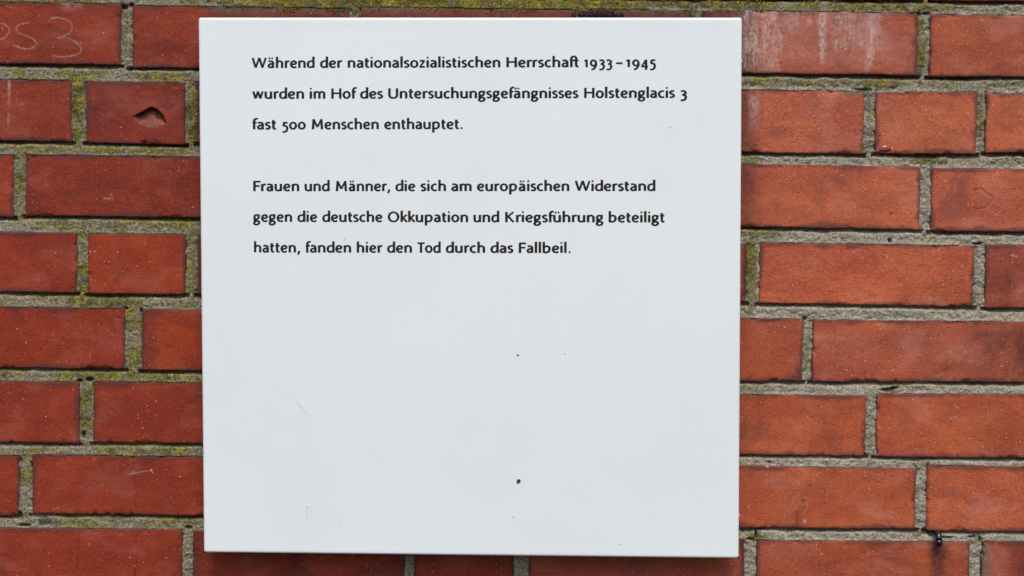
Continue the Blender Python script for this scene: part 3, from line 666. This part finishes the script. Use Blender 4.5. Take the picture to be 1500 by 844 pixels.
# --- lettering: a humanist sans drawn with a pen of varying width; units are photograph pixels, y up from the baseline
XH, CAPH, ASC, DESC, ST = 10.9, 15.0, 16.6, -5.2, 3.5
TH = 2.7
def L(*pts): return ('l', pts)
def Cv(*pts): return ('c', pts)
def ell(cx, cy, a, b, t0=0, t1=360, n=28):
    return ('p', [(cx + a * math.cos(math.radians(t0 + (t1 - t0) * k / n)), cy + b * math.sin(math.radians(t0 + (t1 - t0) * k / n))) for k in range(n + 1)])
h = 1.3
dot = lambda x, y=14.6: ('d', (x, y, 1.45))
def bowl_n(x0, x1, top=XH):
    return Cv((x0, 6.9), (x0 + 1.5, top - 1.8), (x0 + 3.9, top - 1.0), (x1 - 0.75, top - 2.0), (x1, top - 4.4), (x1, top - 6.6), (x1, 0))
G = {}
G['n'] = (9.7, [L((h, 0), (h, XH - .2)), ('c', ((h, 7.2), (h + 1.6, XH - 1.6), (h + 3.9, XH - 0.9), (8.0, XH - 2.3), (8.45, 6.4))), L((8.45, 7.0), (8.45, 0))])
G['h'] = (9.7, [L((h, 0), (h, ASC))] + G['n'][1][1:])
G['m'] = (15.4, [L((h, 0), (h, XH - .2)), Cv((h, 7.4), (h + 1.4, XH - 1.6), (h + 3.5, XH - 0.9), (7.3, XH - 2.2), (7.7, 6.6)), L((7.7, 7.2), (7.7, 0)),
                 Cv((7.7, 7.4), (9.1, XH - 1.6), (11.1, XH - 0.9), (13.7, XH - 2.2), (14.1, 6.6)), L((14.1, 7.2), (14.1, 0))])
G['r'] = (6.5, [L((h, 0), (h, XH - .2)), Cv((h, 7.0), (h + 1.3, XH - 1.8), (h + 3.0, XH - 1.0), (6.4, XH - 1.15))])
G['u'] = (9.6, [L((8.35, XH - .1), (8.35, 0)), Cv((8.35, 3.6), (6.8, 1.6), (4.7, 0.9), (1.85, 1.9), (1.2, 4.6)), L((1.2, 4.2), (1.2, XH - .1))])
G['ü'] = (9.6, G['u'][1] + [dot(2.9, 14.2), dot(6.7, 14.2)])
G['o'] = (10.4, [ell(5.2, 5.45, 4.05, 4.6)])
G['a'] = (8.8, [Cv((1.0, 9.3), (2.4, 9.95), (4.4, 10.0), (6.6, 9.0), (7.2, 6.8)), L((7.2, 7.2), (7.2, 2.4), (7.4, 0)), Cv((7.2, 6.3), (4.9, 6.1), (2.2, 5.1), (1.25, 3.1), (2.2, 1.3), (4.2, 0.95), (6.2, 2.0), (7.2, 3.4))])
G['ä'] = (8.8, G['a'][1] + [dot(2.3, 14.2), dot(6.1, 14.2)])
G['b'] = (10.2, [L((h, 0.2), (h, ASC)), Cv((h, 7.5), (3.0, 9.4), (5.2, 10.0), (8.0, 8.9), (9.0, 5.6), (7.8, 2.2), (4.8, 0.9), (2.6, 1.0), (h, 1.8))])
G['p'] = (10.2, [L((h, DESC), (h, XH - .2)), Cv((h, 7.5), (3.0, 9.4), (5.2, 10.0), (8.0, 8.9), (9.0, 5.6), (7.8, 2.2), (5.0, 0.9), (3.0, 1.1), (h, 2.4))])
G['d'] = (10.2, [L((9.0, 0), (9.0, ASC)), Cv((9.0, 9.3), (7.3, 10.0), (5.2, 9.9), (2.3, 8.6), (1.2, 5.2), (2.1, 2.0), (4.5, 0.9), (7.2, 1.8), (9.0, 4.0))])
G['c'] = (8.1, [Cv((7.6, 9.3), (6.0, 10.0), (3.9, 9.6), (1.8, 7.9), (1.2, 5.3), (2.0, 2.6), (4.2, 1.0), (6.2, 1.0), (7.8, 1.9))])
G['e'] = (9.3, [Cv((1.9, 5.3), (4.8, 5.45), (8.0, 6.0)), Cv((8.0, 5.8), (7.8, 8.2), (6.2, 9.75), (4.7, 10.0), (2.2, 8.6), (1.2, 5.5), (2.0, 2.6), (4.3, 0.95), (6.8, 1.05), (8.5, 2.0))])
G['f'] = (6.0, [Cv((2.5, 0), (2.5, 7), (2.5, 12.3), (3.4, 14.8), (5.2, 15.75), (7.4, 15.4)), L((0.3, XH - 1.0), (6.0, XH - 1.0))])
G['ſ'] = (12.0, [Cv((2.5, 0), (2.5, 7), (2.5, 12.3), (3.4, 14.8), (5.2, 15.75), (7.3, 15.5)), L((0.3, XH - 1.0), (11.9, XH - 1.0)),      # the ft ligature
                 Cv((8.7, 15.2), (8.7, 6), (8.7, 3.2), (9.4, 1.4), (10.8, 0.95), (12.0, 1.2)), L((6.9, 15.5), (8.7, 15.2))])
G['t'] = (6.6, [Cv((2.7, 13.9), (2.7, 6), (2.7, 3.2), (3.4, 1.4), (4.8, 0.95), (6.3, 1.3)), L((0.3, XH - 1.0), (6.2, XH - 1.0))])
G['i'] = (2.6, [L((1.3, 0), (1.3, XH)), dot(1.3)])
G['l'] = (2.6, [L((1.3, 0), (1.3, ASC))])
G['k'] = (9.2, [L((h, 0), (h, ASC)), L((8.2, XH), (2.2, 5.3)), L((3.0, 6.2), (8.4, 0))])
G['s'] = (7.4, [Cv((6.6, 9.5), (5.0, 10.05), (3.0, 9.8), (1.5, 8.4), (2.0, 6.8), (3.8, 5.7), (5.7, 4.5), (6.2, 2.8), (4.9, 1.2), (2.8, 0.9), (0.8, 1.6))])
G['w'] = (14.6, [L((0.9, XH), (4.1, 0.4)), L((4.1, 0.4), (7.2, XH)), L((7.2, XH), (10.4, 0.4)), L((10.4, 0.4), (13.6, XH))])
G['z'] = (8.4, [L((0.8, XH - 1.0), (7.6, XH - 1.0)), L((7.1, XH - 1.2), (1.2, 1.2)), L((0.5, 1.0), (7.9, 1.0))])
G['g'] = (9.4, [ell(4.3, 7.0, 3.0, 3.05), L((6.4, 9.4), (9.1, 10.2)), Cv((2.6, 4.3), (1.5, 3.2), (1.7, 1.9), (3.3, 1.2), (5.6, 1.1), (7.6, 0.3), (8.1, -1.5), (6.8, -3.4), (4.3, -4.2), (1.7, -3.5), (1.0, -1.8), (2.0, -0.1), (3.4, 0.9))])
G['W'] = (20.2, [L((0.9, CAPH), (5.2, 0.5)), L((5.2, 0.5), (10.1, CAPH)), L((10.1, CAPH), (14.6, 0.5)), L((14.6, 0.5), (19.2, CAPH))])
G['H'] = (13.2, [L((h, 0), (h, CAPH)), L((11.9, 0), (11.9, CAPH)), L((h, 7.9), (11.9, 7.9))])
G['U'] = (12.8, [Cv((h, CAPH), (h, 8), (h, 5.0), (2.6, 2.0), (6.4, 0.85), (10.2, 2.0), (11.5, 5.0), (11.5, 8), (11.5, CAPH))])
G['F'] = (9.6, [L((h, 0), (h, CAPH)), L((h, CAPH - 1.0), (9.6, CAPH - 1.0)), L((h, 7.7), (8.6, 7.7))])
G['M'] = (15.8, [L((1.6, 0), (2.6, CAPH)), L((2.4, CAPH - .4), (7.9, 3.4)), L((7.9, 3.4), (13.4, CAPH - .4)), L((13.2, CAPH), (14.3, 0))])
G['O'] = (15.2, [ell(7.6, 7.5, 6.3, 6.75)])
G['K'] = (11.6, [L((h, 0), (h, CAPH)), L((10.6, CAPH), (2.4, 7.5)), L((3.6, 8.6), (10.8, 0))])
G['T'] = (11.4, [L((5.7, 0), (5.7, CAPH)), L((0.3, CAPH - 1.0), (11.1, CAPH - 1.0))])
G['1'] = (6.2, [L((3.9, 0), (3.9, XH + .1)), L((0.6, 8.9), (3.9, 10.4))])
G['0'] = (10.6, [ell(5.3, 5.45, 4.1, 4.6)])
G['3'] = (8.8, [Cv((1.2, 9.4), (3.2, 10.1), (5.6, 9.8), (7.2, 8.2), (6.6, 6.0), (3.9, 4.6), (3.1, 4.5), (5.9, 3.9), (7.6, 1.4), (6.6, -2.0), (4.0, -3.5), (0.9, -3.4))])
G['4'] = (10.2, [L((7.1, -4.2), (7.1, 10.9)), L((6.9, 10.4), (1.0, 0.6)), L((0.5, 0.7), (10.0, 0.7))])
G['5'] = (8.8, [L((2.6, 9.9), (8.2, 9.9)), L((3.0, 10.4), (2.7, 4.6)), Cv((2.4, 5.0), (4.6, 5.2), (6.8, 4.0), (7.6, 1.4), (6.6, -2.0), (4.0, -3.6), (0.9, -3.5))])
G['9'] = (10.0, [ell(4.8, 6.0, 3.6, 4.0), Cv((8.3, 6.9), (8.5, 3.6), (7.4, 0.2), (5.0, -2.6), (2.0, -3.6))])
G['–'] = (9.4, [L((0, 5.6), (9.4, 5.6))])
G['.'] = (3.2, [('d', (1.6, 1.3, 1.55))])
G[','] = (3.6, [L((2.3, 2.6), (2.0, 0.6), (0.5, -3.2))])
SB = {c: 1.2 for c in G}
for c in 'oecdgqO0': SB[c] = 0.75
for c in 'wWTftzs4ſ': SB[c] = 0.45
for c in 'a35': SB[c] = 0.8
def glyph_word(word, x0, x1, y0, y1):
    """strokes of a word fitted between x0 and x1; baseline runs y0 -> y1"""
    adv = 0; items = []
    for i, ch in enumerate(word):
        lsb = 0 if i == 0 else SB[ch] * 1.12 + SB[word[i-1]] * 1.12
        if ch in 'rſ' and False: pass
        if i and word[i-1] == 'r': lsb *= 0.35
        if i and word[i-1] in 'fkTF': lsb *= 0.4
        adv += lsb; items.append((ch, adv)); adv += G[ch][0]
    k = (x1 - x0) / adv
    out = []
    for ch, ax in items:
        for kind, data in G[ch][1]:
            if kind == 'd':
                cx, cy, rr = data; pts = [(cx + rr * math.cos(t * math.pi / 7), cy + rr * math.sin(t * math.pi / 7)) for t in range(14)]
                out.append(('fan', [(x0 + (ax + px) * k, py, (ax + px) / adv) for px, py in pts])); continue
            pts = list(data) if kind in 'lp' else [tuple(p) for p in curve(data, 7)]
            closed = kind == 'p'
            n = len(pts); seg = []
            for i, (px, py) in enumerate(pts):
                if closed: a, b = pts[(i - 1) % (n - 1)], pts[(i + 1) % (n - 1)]
                else: a, b = pts[max(i - 1, 0)], pts[min(i + 1, n - 1)]
                dx, dy = b[0] - a[0], b[1] - a[1]; l = math.hypot(dx, dy) or 1
                horiz = abs(dx) / l
                w = (ST * (1 - horiz ** 1.5) + TH * horiz ** 1.5) / 2
                if kind == 'l' and 0.2 < horiz < 0.9: w *= 0.96 if dy * dx < 0 else 0.86
                nx, ny = -dy / l * w, dx / l * w
                seg.append(((x0 + (ax + px + nx) * k, py + ny, (ax + px) / adv), (x0 + (ax + px - nx) * k, py - ny, (ax + px) / adv)))
            out.append(('strip', seg))
    return out
TEXT = [
 ((99.8, 98.2, 369, 961), [('Während', 369.1, 460.4), ('der', 469.2, 501.4), ('nationalsozialistischen', 509.7, 732.6), ('Herrschaſ', 742.2, 847.6), ('1933', 855.4, 896.6), ('–', 902.4, 911.9), ('1945', 917, 960.5)]),
 ((144.9, 143.4, 370, 1006), [('wurden', 370, 445), ('im', 453.9, 476.2), ('Hof', 485.6, 521.3), ('des', 527.9, 560.8), ('Untersuchungsgefängnisses', 569.1, 847), ('Holstenglacis', 856.1, 988.3), ('3', 996.1, 1006)]),
 ((189.8, 189.1, 369, 678), [('fast', 369.5, 404.8), ('500', 412.8, 447.6), ('Menschen', 456.7, 554.5), ('enthauptet.', 563.3, 677.8)]),
 ((280.2, 279.9, 371, 960), [('Frauen', 371.3, 438.0), ('und', 446.6, 482.5), ('Männer,', 491.9, 571.5), ('die', 579.6, 608.1), ('sich', 616.1, 652.9), ('am', 661.5, 690.6), ('europäischen', 699, 833.5), ('Widerstand', 842.5, 959.6)]),
 ((325.0, 326.0, 371, 974), [('gegen', 371.3, 427.5), ('die', 436, 464.2), ('deutsche', 472.5, 559.9), ('Okkupation', 568.3, 685.3), ('und', 694, 730.9), ('Kriegsführung', 740.4, 883.6), ('beteiligt', 891.9, 973.7)]),
 ((369.9, 370.8, 372, 836), [('hatten,', 372.4, 439.6), ('fanden', 447.4, 514.0), ('hier', 522.9, 560.3), ('den', 567.5, 603.1), ('Tod', 611.1, 645.1), ('durch', 653.4, 710.2), ('das', 718.8, 751.6), ('Fallbeil.', 760.3, 836)]),
]
for (b0, b1, lx0, lx1), words in TEXT:
    co = []; F = []; lay = 0
    for word, x0, x1 in words:
        for kind, seg in glyph_word(word, x0, x1, b0, b1):
            lay += 1; yy = PLAQUE_Y + 0.00016 - 0.00006 - (lay % 9) * 0.000008
            flat = seg if kind == 'fan' else [q for s in seg for q in s]
            px = np.array([q[0] for q in flat]); py = np.array([q[1] for q in flat])
            base = b0 + (b1 - b0) * (px - lx0) / (lx1 - lx0)
            X, Z = ray_to(px, base - py, PLAQUE_Y)
            s = len(co); co += [(float(a) - PC[0], yy, float(c) - PC[2]) for a, c in zip(X, Z)]
            if kind == 'fan': F.append(tuple(s + i for i in range(len(flat))))
            else:
                for i in range(len(seg) - 1): F.append((s + 2 * i, s + 2 * i + 1, s + 2 * i + 3, s + 2 * i + 2))
    me = bpy.data.meshes.new('text_line'); me.from_pydata(co, [], F); me.update()
    # face every stroke outwards
    bm = bmesh.new(); bm.from_mesh(me)
    for f in bm.faces:
        f.normal_update()
        if f.normal.y > 0: f.normal_flip()
    bm.to_mesh(me); bm.free(); me.materials.append(INK)
    link('text_line', me, plaque)

# small blemishes on the enamel
def blob(name, px, py, rx_, rz_, ht, mat, parent, org, yb, seed=0, ang=0.0, n=18, rings=4):
    X0, Z_0 = ray_to(px, py, yb); k = 1.0 / 1320.0
    rr = random.Random(seed); ph = [rr.uniform(0, 6.28) for _ in range(3)]
    co = []; F = []
    for i in range(rings + 1):
        s = 1 - i / rings
        for j in range(n):
            t = 2 * math.pi * j / n
            wv = 1 + 0.16 * math.sin(2 * t + ph[0]) + 0.10 * math.sin(3 * t + ph[1]) + 0.07 * math.sin(5 * t + ph[2])
            a, b = rx_ * s * wv * math.cos(t) * k, rz_ * s * wv * math.sin(t) * k
            ca, sa = math.cos(ang), math.sin(ang)
            co.append((float(X0) + a * ca - b * sa - org[0], yb - ht * math.sqrt(max(0, 1 - s * s)) - org[1], float(Z_0) + a * sa + b * ca - org[2]))
    for i in range(rings):
        for j in range(n): F.append((i * n + j, i * n + (j + 1) % n, (i + 1) * n + (j + 1) % n, (i + 1) * n + j))
    me = bpy.data.meshes.new(name); me.from_pydata(co, [], F); me.materials.append(mat)
    for p in me.polygons: p.use_smooth = True
    bm = bmesh.new(); bm.from_mesh(me); bmesh.ops.recalc_face_normals(bm, faces=bm.faces)
    for f in bm.faces:
        f.normal_update()
    if sum(f.normal.y for f in bm.faces) > 0:
        for f in bm.faces: f.normal_flip()
    bm.to_mesh(me); bm.free()
    return link(name, me, parent)
RUST = mat_plain('rusty_chip', (0.10, 0.045, 0.02), 0.8, 0, 0.7, 1500); GREYS = mat_plain('grey_speck', (0.26, 0.25, 0.22), 0.7, 0, 0.3)
FAINT = mat_plain('faint_scuff', (0.655, 0.675, 0.655), 0.5, 0, 0.06)
YB = PLAQUE_Y + 0.00014
blob('rust_chip', 759.5, 705.5, 2.6, 4.2, 0.0006, RUST, plaque, PC, YB, 4, -0.3)
blob('rust_chip', 760.8, 704.0, 1.3, 1.8, 0.0012, INK, plaque, PC, YB, 5, -0.3)
for i, (px, py, s) in enumerate([(758.5, 520.5, 2.3), (827.5, 519, 1.3), (752, 758, 1.4), (475.8, 759.8, 1.3), (450, 743, 1.4), (982, 186.5, 1.3), (719, 599.5, 1.0), (907.8, 797.5, 1.4), (505, 351.5, 1.1), (430.8, 603, 1.3), (1022, 645, 0.9), (857, 631, 0.8), (968.8, 378.5, 1.2), (951.5, 148.2, .9)]):
    blob('dirt_speck', px, py, s * 0.75, s * 0.65, 0.0002, RUST if i == 0 else GREYS if i % 3 else FAINT, plaque, PC, YB, 10 + i)
for i, (pts, w) in enumerate([(curve([(428, 579), (437, 592), (447, 604), (456, 614)], 4), 1.5), (curve([(400, 560), (412, 572), (424, 580)], 4), 0.6), (curve([(448, 755), (455, 748), (464, 741), (474, 745)], 4), 0.9), (curve([(450, 740), (450, 762)], 4), 0.7), (curve([(494, 755), (498, 772)], 4), .8)]):
    n = len(pts); co = []; F = []
    for j, p in enumerate(pts):
        a, b = pts[max(j - 1, 0)], pts[min(j + 1, n - 1)]; dx, dy = b[0] - a[0], b[1] - a[1]; l = math.hypot(dx, dy)
        ww = w * math.sin(math.pi * (j + 0.3) / n) * (0.7 + 0.5 * rng.random())
        for s_ in (1, -1):
            x, z = ray_to(p[0] - dy / l * ww * s_, p[1] + dx / l * ww * s_, PLAQUE_Y); co.append((float(x) - PC[0], PLAQUE_Y + 0.00008, float(z) - PC[2]))
        if j: F.append((2 * j - 2, 2 * j - 1, 2 * j + 1, 2 * j))
    me = bpy.data.meshes.new('scuff_mark'); me.from_pydata(co, [], F); me.materials.append(FAINT); me.update(); link('scuff_mark', me, plaque)
# chipped lower corners of the tray
for px, py in ((299.0, 808.6), (1081.0, 817.2)):
    blob('corner_chip', px, py, 1.7, 1.7, 0.0009, IRON, plaque, PC, PLAQUE_Y + 0.0006, int(px))

# ------------------------------------------------------------------ bent nail below the joint, glossy with tar
nx, nz = ray_to(1372.0, 782.0)
nail = empty('nail', (float(nx), 0, float(nz)), 'black glossy nail bent down out of the mortar joint at the lower right', 'nail')
def tube(path, rad, n=12):
    co = []; F = []
    P = [mathutils.Vector(p) for p in path]
    for i, p in enumerate(P):
        d = (P[min(i + 1, len(P) - 1)] - P[max(i - 1, 0)]).normalized()
        s = d.cross(mathutils.Vector((1, 0, 0))).normalized(); t = mathutils.Vector((1, 0, 0))
        for k in range(n):
            a = 2 * math.pi * k / n; co.append(tuple(p + (s * math.cos(a) + t * math.sin(a)) * rad[i]))
    for i in range(len(P) - 1):
        for k in range(n): F.append((i * n + k, i * n + (k + 1) % n, (i + 1) * n + (k + 1) % n, (i + 1) * n + k))
    F += [tuple(range(n)), tuple(range((len(P) - 1) * n, len(P) * n))]
    me = bpy.data.meshes.new('tube'); me.from_pydata(co, [], F)
    bm = bmesh.new(); bm.from_mesh(me); bmesh.ops.recalc_face_normals(bm, faces=bm.faces); bm.to_mesh(me); bm.free()
    for p in me.polygons: p.use_smooth = True
    return me
u = 0.000757
sh = tube([(0, 0.02, 0.0016), (0, 0.002, 0.0016), (0.0, -0.0035, 0.0012), (0.0002, -0.0062, -0.0003), (0.0003, -0.0075, -0.0030), (0.0004, -0.0080, -0.0052)], [0.0034, 0.0034, 0.0035, 0.0037, 0.0038, 0.0038]); sh.materials.append(IRON)
link('shank', sh, nail)
hd = tube([(0.0004, -0.0080, -0.0050), (0.0005, -0.0081, -0.0075), (0.0006, -0.0080, -0.0100), (0.0007, -0.0079, -0.0118), (0.0007, -0.0078, -0.0128), (0.0007, -0.0077, -0.0132)], [0.0039, 0.0040, 0.0038, 0.0031, 0.0018, 0.0005]); hd.materials.append(IRON)
link('nail_head', hd, nail)

# glossy reddish drip at the foot of the second header brick, top right
DRIP = mat_plain('dried_red_drip', (0.20, 0.035, 0.022), 0.12, 0, 0.15, 100)
px_, pz_ = ray_to(1296.5, 217)
drip = blob('dried_drip', 1296.5, 218.0, 9.0, 6.5, 0.0022, DRIP, None, (float(px_), 0, float(pz_)), 0.0003, 3, 0.0)
drip.location = (float(px_), 0, float(pz_)); drip['label'] = 'glossy dark red dried drip at the foot of the short brick, upper right'; drip['category'] = 'drip'

# ------------------------------------------------------------------ dark moss tuft and green cushions on the ledge of the joint above the plaque
def tuft(name, px0, px1, py, n, hmin, hmax, mat, seed, label, cat, spread=1.0):
    rr = random.Random(seed); x0, z0 = ray_to((px0 + px1) / 2, py)
    co = []; F = []
    for i in range(n):
        t = rr.gauss(0.5, 0.22); t = min(1, max(0, t))
        bx, bz = ray_to(px0 + (px1 - px0) * t, py + rr.uniform(-2, 3))
        by = rr.uniform(-0.002, 0.001); hgt = rr.uniform(hmin, hmax) * (1.2 - abs(t - 0.6))
        a = rr.uniform(-1.2, 1.2); o = -abs(rr.gauss(0.35, 0.3)); w = rr.uniform(0.0004, 0.0009)
        d = mathutils.Vector((math.sin(a), o, math.cos(a))).normalized() * hgt
        b = mathutils.Vector((float(bx) - float(x0), by, float(bz) - float(z0)))
        s = mathutils.Vector((math.cos(a), rr.uniform(-.5, .5), -math.sin(a))).normalized() * w
        k = len(co); m = b + d * 0.55 + mathutils.Vector((0, -0.0006, 0.0003)); e = b + d
        co += [tuple(b - s * .6), tuple(b + s * .6), tuple(m + s), tuple(m - s), tuple(e), tuple(m + mathutils.Vector((0, -w, 0)))]
        F += [(k, k + 1, k + 5), (k + 1, k + 2, k + 5), (k + 3, k, k + 5), (k + 2, k + 4, k + 5), (k + 4, k + 3, k + 5)]
    me = bpy.data.meshes.new(name); me.from_pydata(co, [], F); me.materials.append(mat); me.update()
    ob = link(name, me, None, (float(x0), 0, float(z0))); ob['label'] = label; ob['category'] = cat
    return ob
tuft('dark_moss_tuft', 838, 912, 23, 420, 0.003, 0.0075, TUFTM, 5, 'dark purplish dried moss tuft on the wall just above the plaque top edge', 'moss')
def moss_fuzz():
    rr = np.random.RandomState(9); co = []; F = []
    pts = []
    for (x0, x1, y0, y1, n, hh) in ((300, 1120, -4, 19, 5200, 0.0022), (1120, 1350, 0, 17, 500, 0.0014), (106, 124, 112, 210, 420, 0.0012), (275, 290, 120, 205, 300, 0.0014), (1345, 1356, 30, 105, 200, 0.0010), (1094, 1108, 350, 440, 220, 0.0010), (1015, 1030, 16, 26, 60, 0.0018), (510, 528, 14, 28, 60, 0.0018)):
        a = rr.uniform(x0, x1, n); b = rr.uniform(y0, y1, n)
        nn = fbm(a / 26, b / 14, 77); k = nn > -0.12
        pts += [(p, q, hh) for p, q in zip(a[k], b[k])]
    P = np.array(pts); X, Z = ray_to(P[:, 0], P[:, 1])
    for x, z, hh in zip(X, Z, P[:, 2]):
        w = rr.uniform(0.0004, 0.0009); y = rr.uniform(0, 0.0015); d = rr.normal(0, 1, 3); d[1] = -abs(d[1]) - 0.5; d[2] += 0.7; d = d / np.linalg.norm(d) * hh * rr.uniform(0.5, 1.2)
        t = rr.uniform(0, 6.28); s = np.array([math.cos(t), 0, math.sin(t)]) * w; b = np.array([x, y, z - WL[2]])
        k = len(co); co += [tuple(b - s), tuple(b + s), tuple(b + d + s * 0.4), tuple(b + d - s * 0.4)]; F.append((k, k + 1, k + 2, k + 3))
    me = bpy.data.meshes.new('green_moss'); me.from_pydata(co, [], F); me.materials.append(MOSSM); me.update()
    o = link('green_moss', me, None, (0, 0, WL[2])); o['kind'] = 'stuff'; o['label'] = 'thin yellow green moss growing along the upper mortar joints'; o['category'] = 'moss'
moss_fuzz()
